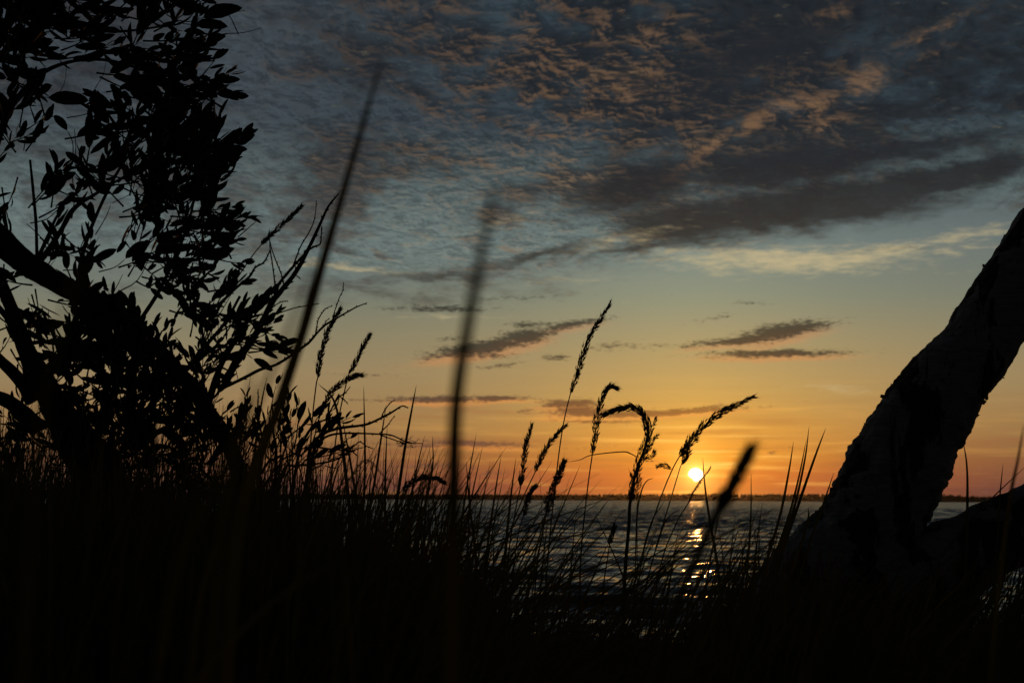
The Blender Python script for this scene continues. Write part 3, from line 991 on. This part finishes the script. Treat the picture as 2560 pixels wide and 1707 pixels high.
def build_saplings():
    rnd = random.Random(8)
    S = BY / 3556.0
    b = at(690, 1420, BY + 0.1)
    root = empty('willow_sapling', b, 'small leafy sapling poking above the grass right of the dark limb', 'sapling')
    mb = MB()
    stems = [[(690, 1420, 6), (688, 1250, 5), (690, 1130, 4), (684, 1080, 3), (680, 1010, 2)],
             [(720, 1400, 5), (735, 1200, 4), (760, 1100, 3), (790, 1060, 2.5), (840, 1040, 2)],
             [(660, 1400, 5), (650, 1200, 4), (655, 1100, 3), (640, 1030, 1.6)]]
    for i, s in enumerate(stems):
        px_tube(mb, s, BY + 0.1, 6, 0.1, 60, i)
    mb.build('stem', MBARK, root)
    lm = MB(); tm = lm
    for (x, y, a, L, ll) in [(672, 1060, 88, 110, 42), (690, 1090, 70, 110, 42), (655, 1110, 115, 90, 40), (710, 1100, 40, 120, 40), (735, 1120, 70, 110, 42), (760, 1100, 55, 90, 38), (790, 1080, 20, 110, 40),
                             (640, 1140, 80, 110, 36), (670, 1120, 50, 100, 38), (720, 1160, 100, 110, 36), (750, 1140, 35, 110, 36), (790, 1130, 60, 90, 34), (700, 1130, 85, 110, 36), (770, 1180, 30, 110, 34), (620, 1130, 60, 90, 34), (730, 1090, 110, 90, 36),
                             (810, 1070, 70, 70, 34), (700, 1150, 20, 140, 38), (680, 1160, 130, 110, 36), (760, 1150, 10, 120, 36), (650, 1190, 60, 120, 36), (740, 1180, 90, 100, 34), (820, 1130, 30, 70, 30), (700, 1200, 45, 120, 34)]:
        d = Vector((math.cos(R(a)), rnd.gauss(0, .3), math.sin(R(a))))
        shoot(lm, tm, at(x, y, BY + 0.1 + rnd.gauss(0, .06)), d, L * S, ll * S, rnd, spacing=0.017)
    lm.build('crown', MLEAF, root)
    # bare twiggy shrub reaching right over the grass
    b = at(760, 1420, BY + 0.25)
    root = empty('bare_shrub', b, 'leafless shrub whose thin twigs reach right over the grass near the lake', 'shrub')
    mb = MB()
    px_tube(mb, [(760, 1420, 7), (764, 1280, 6), (775, 1180, 5), (790, 1108, 4), (800, 1085, 3)], BY + 0.25, 6, 0.1, 60)
    px_tube(mb, [(700, 1420, 6), (690, 1250, 5), (716, 1163, 3.6)], BY + 0.25, 6, 0.1, 60)
    px_tube(mb, [(764, 1300, 3), (766, 1200, 3), (773, 1115, 2.6)], BY + 0.25, 6, 0.1, 60)
    mb.build('stem', MBARK, root)
    tw = [
        [(785, 1100, 4.2), (819, 1079, 3.8), (856, 1069, 3.6), (914, 1061, 3), (950, 1046, 2.8), (980, 1030, 2.6), (1005, 1015, 1.9), (1021, 1019, 1)],
        [(953, 1045, 1.8), (958, 1032, 1.6), (966, 1019, 1.5), (975, 1008, 1.3), (987, 999, 1)],
        [(790, 1108, 3.6), (819, 1090, 3), (854, 1083, 2.5), (900, 1083, 2.3), (948, 1085, 2), (980, 1088, 1.8), (1015, 1104, 1.8), (1035, 1108, 1.4), (1058, 1108, 1)],
        [(948, 1084, 1.6), (960, 1072, 1.5), (971, 1060, 1.3), (987, 1038, 0.9)],
        [(950, 1087, 1.6), (985, 1099, 1.4), (1015, 1110, 1.1)],
        [(773, 1115, 2.6), (835, 1123, 2), (868, 1126, 1.8), (886, 1114, 1.6), (899, 1104, 1.5), (918, 1116, 1.3), (936, 1122, 0.9)],
        [(716, 1163, 3), (750, 1163, 2.6), (790, 1159, 2.4), (829, 1152, 2.2), (856, 1141, 2), (886, 1124, 1.6), (909, 1118, 1)],
        [(830, 1120, 1.3), (845, 1112, 1.2), (860, 1110, 1), (875, 1116, .8)],
        [(820, 1040, 2.2), (835, 1010, 2), (850, 990, 1.8), (860, 985, 1.6), (876, 966, 1)],
        [(850, 992, 1.4), (860, 998, 1.3), (870, 1011, 0.9)],
        [(610, 1100, 3), (625, 1070, 2.6), (642, 1036, 2.4), (645, 1000, 1.8), (645, 972, 1.1)],
        [(575, 1030, 2), (590, 1020, 1.7), (605, 1016, 1.4), (619, 1012, 0.9)],
    ]
    for i, pts in enumerate(tw):
        mb = MB()
        twig(mb, pts, BY + 0.25, seed=90 + i)
        if i == 4:      # a ragged knot of dead tendrils
            r2 = random.Random(2)
            for _ in range(26):
                x, y = 1012 + r2.gauss(0, 9), 1107 + r2.gauss(0, 4)
                px_tube(mb, [(x, y, 0.7), (x + r2.gauss(4, 6), y + r2.gauss(0, 5), 0.6), (x + r2.gauss(8, 9), y + r2.gauss(2, 8), 0.4)], BY + 0.25, 3, 0, n=3)
        mb.build('twig', MBARK, root)


build_saplings()


# ------------------------------------------------------------------ seed heads of tall grass
def spikelets(mb, path, hw, n, ls, rnd, spread=0.45, comb=0.0):
    """path: world Vectors from the foot of the head to its tip; hw = half width (m)."""
    m = len(path)
    for i in range(n):
        u = (i + rnd.random()) / n
        k = min(m - 2, int(u * (m - 1)))
        a, b = path[k], path[k + 1]
        q = a + (b - a) * (u * (m - 1) - k)
        t = (b - a).normalized()
        e1 = t.cross(Vector((0, 1, 0))).normalized(); e2 = t.cross(e1)
        # clumps: the panicle is made of short side branches
        cl = 0.68 + 0.28 * math.sin(u * 46 + 2 * math.sin(u * 9))
        prof = min(1, 0.35 + u * 3.0) * (1 - u) ** 0.55 + 0.10
        an = rnd.uniform(0, 6.28)
        o = e1 * math.cos(an) + e2 * math.sin(an) * 0.7
        if comb: o = (o - e1 * comb).normalized()
        off = hw * prof * rnd.random() ** 0.6 * (0.45 + 0.75 * cl)
        base = q + o * off * 0.75
        d = (t + o * spread * rnd.uniform(0.4, 1.4) + Vector((rnd.gauss(0, .12), rnd.gauss(0, .12), rnd.gauss(0, .12)))).normalized()
        L = ls * rnd.uniform(0.7, 1.25)
        w = L * 0.10
        s1 = d.cross(Vector((0.2, 1, 0.1))).normalized(); s2 = d.cross(s1)
        mid = base + d * L * 0.4
        tip = base + d * L
        mb.add([base, mid + s1 * w, mid + s2 * w, mid - s1 * w, mid - s2 * w, tip],
               [(0, 1, 2), (0, 2, 3), (0, 3, 4), (0, 4, 1), (5, 2, 1), (5, 3, 2), (5, 4, 3), (5, 1, 4)])
        if rnd.random() < 0.4:    # awn
            e = tip + (d + Vector((rnd.gauss(0, .2), 0, rnd.gauss(0, .2)))) * L * rnd.uniform(.4, .9)
            mb.add([tip - d * L * .3 - s1 * 0.00025, tip - d * L * .3 + s1 * 0.00025, e], [(0, 1, 2)])
        if rnd.random() < 0.35:   # pedicel
            c = q - t * off * 0.8
            mb.add([c, c + s1 * 0.0004, base + s1 * 0.0003, base], [(0, 1, 2, 3)])


HEADS = [
    # head points tip -> foot, stem points, half width px, count, depth, label
    dict(h=[(1526, 760), (1495, 808), (1472, 846), (1456, 893), (1443, 935), (1426, 985)], s=[(1407, 1069), (1391, 1186), (1375, 1340), (1362, 1500), (1352, 1660)], w=9, n=230, lab='tallest flowering grass stalk, its slim head standing highest above the lake'),
    dict(h=[(1540, 970), (1523, 967), (1508, 990), (1496, 1033), (1488, 1082), (1481, 1135)], s=[(1467, 1238), (1452, 1400), (1445, 1660)], w=9.5, n=240, lab='flowering grass stalk whose slim head hooks right at its tip'),
    dict(h=[(1508, 1038), (1534, 1026), (1557, 1020), (1583, 1018), (1605, 1033), (1618, 1059), (1620, 1091), (1611, 1124), (1594, 1169), (1582, 1215), (1576, 1255)], s=[(1574, 1275), (1572, 1320), (1562, 1450), (1555, 1660)], w=15, n=560, extra=[[(1639, 1046), (1628, 1072), (1620, 1100)], [(1643, 1088), (1628, 1108), (1612, 1135)], [(1636, 1130), (1628, 1140), (1610, 1150)], [(1600, 1195), (1596, 1220), (1585, 1250)]], thick=2.4, lab='ragged flowering grass stalk whose head arches over to the left'),
    dict(h=[(1883, 992), (1833, 1017), (1800, 1034), (1762, 1062), (1733, 1095), (1713, 1122), (1698, 1142)], s=[(1677, 1182), (1651, 1247), (1610, 1370), (1560, 1560), (1540, 1680)], w=13, n=360, extra=[[(1644, 1165), (1660, 1163), (1680, 1172)]], lab='bushy flowering grass stalk bowing right just above the sun'),
    dict(h=[(1722, 1133), (1712, 1148), (1703, 1162)], s=[(1694, 1190), (1677, 1247), (1640, 1370), (1590, 1560), (1570, 1680)], w=7, n=50, lab='short thin grass head tucked under the bushy one above the sun'),
    dict(h=[(1776, 1169), (1752, 1202), (1735, 1228), (1720, 1258)], s=[(1690, 1310), (1650, 1420), (1610, 1660)], w=3.6, n=70, ls=8, lab='small grass head glowing orange in front of the sun'),
    dict(h=[(1329, 1065), (1316, 1108), (1311, 1140), (1304, 1195), (1302, 1215)], s=[(1290, 1270), (1270, 1400), (1255, 1660)], w=7.5, n=170, lab='upright grass head left of the curved one, over the left of the lake'),
    dict(h=[(1413, 1065), (1387, 1091), (1365, 1121), (1348, 1153), (1338, 1180)], s=[(1309, 1241), (1275, 1330), (1240, 1480), (1225, 1660)], w=7.5, n=160, lab='grass head slanting right so its tip touches the tallest stalk'),
    dict(h=[(1409, 1155), (1400, 1182), (1387, 1208), (1376, 1244), (1366, 1285)], s=[(1355, 1340), (1340, 1440), (1330, 1660)], w=13, n=260, lab='short stout grass head just above the far shore line'),
    dict(h=[(1337, 1216), (1325, 1235), (1318, 1258), (1308, 1290)], s=[(1295, 1340), (1280, 1460), (1270, 1660)], w=9, n=110, lab='stubby dark grass head level with the far shore'),
    dict(h=[(1108, 1205), (1088, 1194), (1055, 1194), (1025, 1208), (1004, 1227)], s=[(990, 1250), (955, 1330), (920, 1450), (900, 1660)], w=8.5, n=190, lab='drooping grass head lying almost flat above the far shore at left'),
    dict(h=[(924, 838), (912, 858), (899, 885), (885, 912), (872, 936)], s=[(862, 975), (845, 1060), (825, 1250), (815, 1660)], w=5.5, n=130, lab='slim grass head leaning right beside the long bare branch'),
    dict(h=[(849, 775), (838, 795), (821, 825), (811, 855), (803, 885), (798, 915), (794, 945)], s=[(790, 965), (780, 1060), (770, 1250), (765, 1660)], w=7.5, n=230, lab='grass head crossed near its tip by the bare branch'),
    dict(h=[(900, 938), (885, 940), (866, 950), (835, 973), (815, 1003), (800, 1040)], s=[(790, 1075), (770, 1200), (755, 1660)], w=8.5, n=210, lab='bushy grass head bowing right low beside the leafless shrub'),
    dict(h=[(752, 516), (735, 534), (716, 552), (689, 576), (668, 596), (653, 612)], s=[(620, 655), (560, 750), (500, 880), (450, 1100), (420, 1500)], w=6.5, n=180, lab='grass head slanting right out of the leaves, highest at the left'),
    dict(h=[(1536, 1314), (1530, 1336), (1524, 1362)], s=[(1518, 1400), (1505, 1500), (1500, 1660)], w=7, n=60, lab='tiny grass head seen against the open water'),
]


def build_heads():
    for i, H in enumerate(HEADS):
        rnd = random.Random(100 + i)
        Y = H.get('Y', 3.55 + rnd.uniform(-0.25, 0.35))
        S = Y / 3556.0
        base = at(*H['s'][-1], Y)
        base.z = min(base.z, gz(base.x, base.y) - 0.0)
        root = empty('flowering_grass', base, H['lab'], 'grass stalk', 'flowering grass stalks')
        allp = smooth_path([(*p,) for p in reversed(H['s'])] + [(*p,) for p in reversed(H['h'])], 8)
        n = len(allp)
        th = H.get('thick', 1.0)
        path = []
        for k, (x, y) in enumerate(allp):
            q = at(x, y, Y)
            path.append((q.x, q.y, q.z, (2.1 - 1.3 * k / n) * S * th))
        path = [(base.x, base.y, base.z, path[0][3])] + path
        mb = MB()
        tube(mb, path, 5)
        mb.build('stem', MG, root)
        sm = MB()
        hp = [at(x, y, Y) for x, y in smooth_path(list(reversed(H['h'])), 8)]
        spikelets(sm, hp, H['w'] * 1.05 * S, int(H['n'] * 1.4), H.get('ls', 13.0) * S, rnd, 0.36)
        for ex in H.get('extra', []):
            xp = [at(x, y, Y) for x, y in smooth_path(list(reversed(ex)), 6)]
            spikelets(sm, xp, H['w'] * S * 0.6, 55, 10 * S, rnd)
            tube(sm, [(p.x, p.y, p.z, 0.0006) for p in xp], 3)
        sm.build('seed_head', MSEED, root)
        # one long leaf on the stem
        lb = MB()
        sx, sy = H['s'][min(2, len(H['s']) - 1)]
        dx = rnd.choice((-1, 1, 1)) * rnd.uniform(30, 90)
        pts = [(sx, sy), (sx + dx * 0.4, sy - 70), (sx + dx, sy - rnd.uniform(90, 190))]
        blade(lb, [at(x, y, Y + 0.02) for x, y in smooth_path(pts, 5)], 5 * S, wprof=lambda u: (1 - u) ** 0.7)
        lb.build('leaf', MG, root)


build_heads()


# ------------------------------------------------------------------ single tall blades
def px_blade(name, pts, Y, wpx, label, m, Y2=None, group=None, n=7, prof=None):
    Y2 = Y if Y2 is None else Y2
    k = len(pts) - 1
    sm = smooth_path([(x, y, Y2 + (Y - Y2) * (1 - i / k)) for i, (x, y) in enumerate(pts)], n)    # from the foot (Y) to the tip (Y2)
    P = [at(x, y, yy) for x, y, yy in sm]
    base = P[0].copy()
    g = gz(base.x, base.y)
    if base.z > g: P = [Vector((base.x, base.y, g))] + P; base = P[0]
    mb = MB()
    blade(mb, [p - base for p in P], wpx * Y / 3556.0, wprof=prof)
    o = mb.build(name, m)
    o.location = base
    return tag(o, label, 'grass blade', group)


TALL = [
    # foot -> tip
    ([(1905, 1600), (1935, 1430), (1985, 1270), (2012, 1150), (2023, 1064)], 8, 'tall straight blade nearest the sun in the tuft by the birch'),
    ([(1900, 1600), (1950, 1400), (2000, 1250), (2040, 1135), (2065, 1069)], 9, 'tall blade leaning most to the right in the tuft by the birch'),
    ([(1890, 1600), (1930, 1420), (1975, 1280), (2000, 1180), (2016, 1098)], 7, 'slender blade between the two tallest of the tuft by the birch'),
    ([(1880, 1600), (1910, 1430), (1950, 1290), (1972, 1180), (1984, 1103)], 8, 'shortest blade on the sun side of the tuft by the birch'),
    ([(1858, 1600), (1868, 1430), (1877, 1300), (1878, 1181)], 6, 'lone upright blade right of the blurred grass head'),
    ([(1815, 1600), (1795, 1420), (1773, 1290), (1762, 1210), (1757, 1143)], 7, 'thin blade crossing the right rim of the sun'),
    ([(1980, 1500), (2030, 1340), (2065, 1240), (2085, 1180)], 6, 'short blade against the left edge of the birch trunk'),
    ([(1930, 1560), (1990, 1400), (2020, 1300), (2020, 1268)], 7, 'low broad blade rising in front of the foot of the birch'),
    ([(2400, 1600), (2415, 1400), (2419, 1250), (2417, 1160), (2407, 1098)], 8, 'curved blade standing right of the birch over the low limb'),
    ([(2480, 1500), (2495, 1330), (2500, 1240), (2508, 1157)], 6, 'thin straight blade over the low birch limb'),
    ([(2320, 1440), (2400, 1330), (2480, 1245), (2570, 1160)], 5, 'long blade slanting to the right edge over the low birch limb'),
    ([(900, 1600), (905, 1350), (912, 1180), (911, 1060), (909, 962)], 7, 'tall upright blade crossing the bare twigs'),
    ([(940, 1600), (965, 1420), (988, 1280), (1012, 1120), (1030, 1020), (1041, 962)], 9, 'tall broad blade left of the blurred dark blade'),
    ([(900, 1600), (915, 1350), (940, 1180), (955, 1080), (966, 1008)], 7, 'slim blade between the two tall upright ones at left'),
    ([(960, 1600), (962, 1400), (963, 1200), (968, 1062)], 8, 'upright wide blade ending below the twig tips'),
    ([(890, 1600), (880, 1350), (860, 1150), (838, 1010), (795, 958)], 10, 'blade leaning left among the shrub twigs'),
    ([(930, 1600), (905, 1350), (880, 1180), (855, 1040)], 9, 'broad blade leaning left over the shrub twigs'),
    ([(1120, 1600), (1140, 1400), (1165, 1230), (1191, 1082)], 7, 'tall blade just right of the blurred dark blade'),
    ([(1195, 1600), (1190, 1400), (1175, 1270), (1165, 1150)], 8, 'blade leaning left across the far shore'),
    ([(1200, 1600), (1215, 1400), (1235, 1250), (1253, 1137)], 7, 'blade in the gap left of the upright grass head'),
    ([(1250, 1600), (1262, 1400), (1275, 1260), (1290, 1142)], 8, 'dark blade beside the upright grass head'),
    ([(1020, 1600), (1045, 1350), (1080, 1180), (1081, 1089)], 6, 'blade rising through the flat drooping grass head'),
    ([(1000, 1600), (1020, 1300), (1040, 1180), (1062, 1087)], 6, 'thin blade left of the one through the drooping head'),
    ([(1587, 1500), (1592, 1300), (1603, 1230), (1617, 1202), (1634, 1195)], 4, 'hair-thin blade curling over like a hook near the sun'),
    ([(1592, 1142), (1575, 1133), (1555, 1129), (1480, 1137), (1450, 1149), (1413, 1155)], 3, 'wiry dry blade running left from the arching grass head'),
    ([(600, 1600), (620, 1300), (640, 1100), (655, 1000), (668, 940)], 7, 'upright blade left of the sapling'),
    ([(580, 1600), (590, 1300), (612, 1100), (620, 960)], 6, 'upright blade against the sky left of the sapling stem'),
    ([(560, 1600), (590, 1200), (610, 1050), (628, 930)], 5, 'thin blade close to the dark limb'),
]


def build_tall():
    for i, (pts, w, lab) in enumerate(TALL):
        rnd = random.Random(300 + i)
        Y = 3.4 + rnd.uniform(-0.4, 0.5)
        if 24 == i: Y = 3.55
        px_blade('grass_blade', pts, Y, w, lab, MG, group='tall single grass blades')
    near = [
        ([(560, 1760), (600, 1300), (690, 1030), (760, 815), (822, 600), (885, 385), (957, 140)], 0.90, 33, 0.60, 'long dark out-of-focus blade leaning right, its tip highest in the sky'),
        ([(520, 1760), (560, 1250), (620, 1060), (690, 900), (760, 735), (850, 500)], 0.42, 17, 0.36, 'pale smeared blade just left of the longest blurred one'),
        ([(1128, 1760), (1132, 1400), (1134, 1200), (1141, 1000), (1168, 820), (1206, 620), (1245, 440)], 0.56, 38, 0.30, 'broad blurred blade rising in the middle, fading to a smear at its tip'),
        ([(50, 1760), (75, 1400), (90, 1100), (150, 820), (200, 650)], 0.40, 22, 0.24, 'wide blurred blade in front of the tree trunk at left'),
        ([(380, 1760), (450, 1400), (520, 1250), (600, 1050), (640, 900)], 0.6, 18, 0.4, 'blurred blade in the dark grass below the low dark limb'),
        ([(2470, 1760), (2500, 1450), (2525, 1250), (2545, 1150), (2560, 1060)], 1.3, 14, 1.2, 'soft brown blade standing at the right edge'),
        ([(720, 1500), (800, 1290), (860, 1220), (912, 1150), (960, 1190), (1010, 1230)], 1.5, 7, 1.5, 'soft bent blade folded into a peak over the grass'),
        ([(470, 1760), (500, 1500), (560, 1300), (600, 1150)], 0.8, 18, 0.7, 'soft blade among the dark grass under the sapling'),
        ([(440, 1760), (620, 1560), (760, 1450), (860, 1400)], 0.7, 12, 0.6, 'low soft blade slanting across the dark bottom left'),
    ]
    for pts, Y, w, Y2, lab in near:
        px_blade('grass_blade', pts, Y, w, lab, MGB, Y2=Y2, prof=lambda u: (1 - u) ** 0.62, group='blurred grass blades close to the camera')
    # a blurred seed head close to the lens
    Y = 0.62
    S = Y / 3556.0
    pts = [(1872, 1135), (1850, 1175), (1812, 1245), (1790, 1290)]
    stem = [(1740, 1400), (1690, 1520), (1620, 1760)]
    base = at(*stem[-1], Y)
    root = empty('flowering_grass', base, 'blurred dark grass head between the sun and the birch', 'grass stalk', 'flowering grass stalks')
    mb = MB()
    allp = smooth_path(list(reversed(stem)) + list(reversed(pts)), 6)
    tube(mb, [(*at(x, y, Y), 11 * S) for x, y in allp], 6)
    mb.build('stem', MG, root)
    sm = MB()
    spikelets(sm, [at(x, y, Y) for x, y in smooth_path(list(reversed(pts)), 6)], 17 * S, 420, 32 * S, random.Random(5), 0.25)
    sm.build('seed_head', MSEED, root)


build_tall()


# ------------------------------------------------------------------ the mass of grass
def build_grass():
    rnd = random.Random(77)
    # typical and extreme tops (px) along the picture
    X_ = [-200, 0, 300, 560, 700, 850, 1000, 1150, 1300, 1450, 1600, 1750, 1900, 2000, 2150, 2300, 2450, 2560, 2760]
    dense = [1150, 1160, 1170, 1195, 1225, 1275, 1330, 1420, 1530, 1610, 1630, 1575, 1490, 1480, 1540, 1600, 1610, 1590, 1500]
    spars = [950, 960, 990, 980, 990, 1060, 1085, 1105, 1135, 1190, 1240, 1250, 1230, 1330, 1340, 1360, 1300, 1290, 1270]
    lean = [6, 6, 6, 6, 8, 10, 16, 26, 40, 47, 46, 38, 26, 22, 28, 34, 34, 30, 25]
    mb = MB()
    N = 13000
    for i in range(N):
        px = rnd.uniform(-250, 2800)
        Y = 1.5 + 4.6 * rnd.random() ** 0.8
        if rnd.random() < 0.012: Y = rnd.uniform(0.9, 1.5)
        if 1250 < px < 1780 and rnd.random() < 0.25: continue
        dn, sp_, le = (np.interp(px, X_, a) for a in (dense, spars, lean))
        u = rnd.random()
        clump = 0.5 + 0.5 * mnoise.noise(Vector((px * 0.012, Y * 1.5, 4.0)))
        if u < (0.22 if 1250 < px < 1780 else 0.27 if 1250 < px < 2050 else 0.34):
            ty = sp_ + (dn - sp_) * rnd.random() ** 0.75
        else:
            ty = dn + rnd.expovariate(1 / 85.0) + (clump - 0.5) * 90 + rnd.uniform(-25, 15)
        ty = min(ty, 1690)
        base = at(px, 1500, Y)
        base.z = gz(base.x, base.y)
        if base.z < -0.2: continue
        # tip
        a = R(le * rnd.uniform(0.4, 1.35) + rnd.gauss(0, 12))
        tip0 = at(px, ty, Y)
        h = tip0.z - base.z
        if h < 0.08: h = rnd.uniform(0.08, 0.2)
        dx = math.tan(min(a, 1.15)) * h * 0.62
        # shift foot so that the tip lands over px
        f = base + Vector((-dx * 0.8, rnd.gauss(0, .05), 0))
        f.z = gz(f.x, f.y)
        tip = Vector((base.x + dx * 0.2, base.y + rnd.gauss(0, 0.08), base.z + h))
        ctrl = f + (tip - f) * 0.5 + Vector((-dx * rnd.uniform(0.05, 0.32), 0, h * 0.06))
        droop = rnd.random() < 0.18
        P = []
        n = 7
        for k in range(n + 1):
            t = k / n
            P.append(f * (1 - t) ** 2 + ctrl * 2 * t * (1 - t) + tip * t * t)
        if droop:
            s = rnd.choice((-1, 1, 1, 1))
            for k in range(4, n + 1):
                t = (k - 3) / 4
                P[k] = P[k] + Vector((s * 0.09 * t * t, 0, -0.10 * t * t)) * rnd.uniform(.7, 1.2)
        w = rnd.uniform(0.0024, 0.0068) * (0.8 + 0.12 * Y)
        fc = Vector((rnd.gauss(0, .5), 1, rnd.gauss(0, .2))).normalized()
        blade(mb, P, w, 0.3, fc)
    # short undergrowth thickening the foot of the bank
    for i in range(9000):
        Y = 2.2 + 4.6 * rnd.random()
        px = rnd.uniform(-250, 2800)
        if 1100 < px < 1780 and rnd.random() < 0.7: continue
        f = at(px, 1500, Y); f.z = gz(f.x, f.y)
        if f.z < 0.25: continue
        h = rnd.uniform(0.08, 0.26)
        if 1050 < px < 1800 or px > 2150: h *= 0.4
        le = np.interp(px, X_, lean)
        dx = h * math.tan(R(min(60, le * rnd.uniform(.3, 1.6) + rnd.gauss(0, 18))))
        tip = f + Vector((dx, rnd.gauss(0, .04), h))
        ctrl = (f + tip) / 2 + Vector((-dx * 0.2, 0, h * 0.1))
        P = [f * (1 - t) ** 2 + ctrl * 2 * t * (1 - t) + tip * t * t for t in (0, .25, .5, .75, 1)]
        blade(mb, P, rnd.uniform(0.003, 0.007), 0.3, Vector((rnd.gauss(0, .5), 1, 0)).normalized())
    tag(mb.build('grass', MG), 'dense tall dark grass covering the bank in the foreground', 'grass', kind='stuff')


build_grass()


# ------------------------------------------------------------------ evening haze over the lake
def build_haze():
    m = bpy.data.materials.new('haze')
    m.use_nodes = True
    nt = m.node_tree
    nt.nodes.clear()
    out = nt.nodes.new('ShaderNodeOutputMaterial')
    v = nt.nodes.new('ShaderNodeVolumePrincipled')
    v.inputs['Color'].default_value = (0.8, 0.8, 0.8, 1)
    v.inputs['Density'].default_value = 0.000011
    v.inputs['Anisotropy'].default_value = 0.92
    nt.links.new(v.outputs[0], out.inputs['Volume'])
    mb = MB()
    x0, x1, y0, y1, z0, z1 = -9500, 9500, -9500, 9500, -4, 40
    mb.add([Vector((x, y, z)) for z in (z0, z1) for y in (y0, y1) for x in (x0, x1)],
           [(0, 2, 3, 1), (4, 5, 7, 6), (0, 1, 5, 4), (2, 6, 7, 3), (0, 4, 6, 2), (1, 3, 7, 5)])
    tag(mb.build('haze', m, smooth=False), 'thin evening haze lying over the lake', 'haze', kind='stuff')


build_haze()
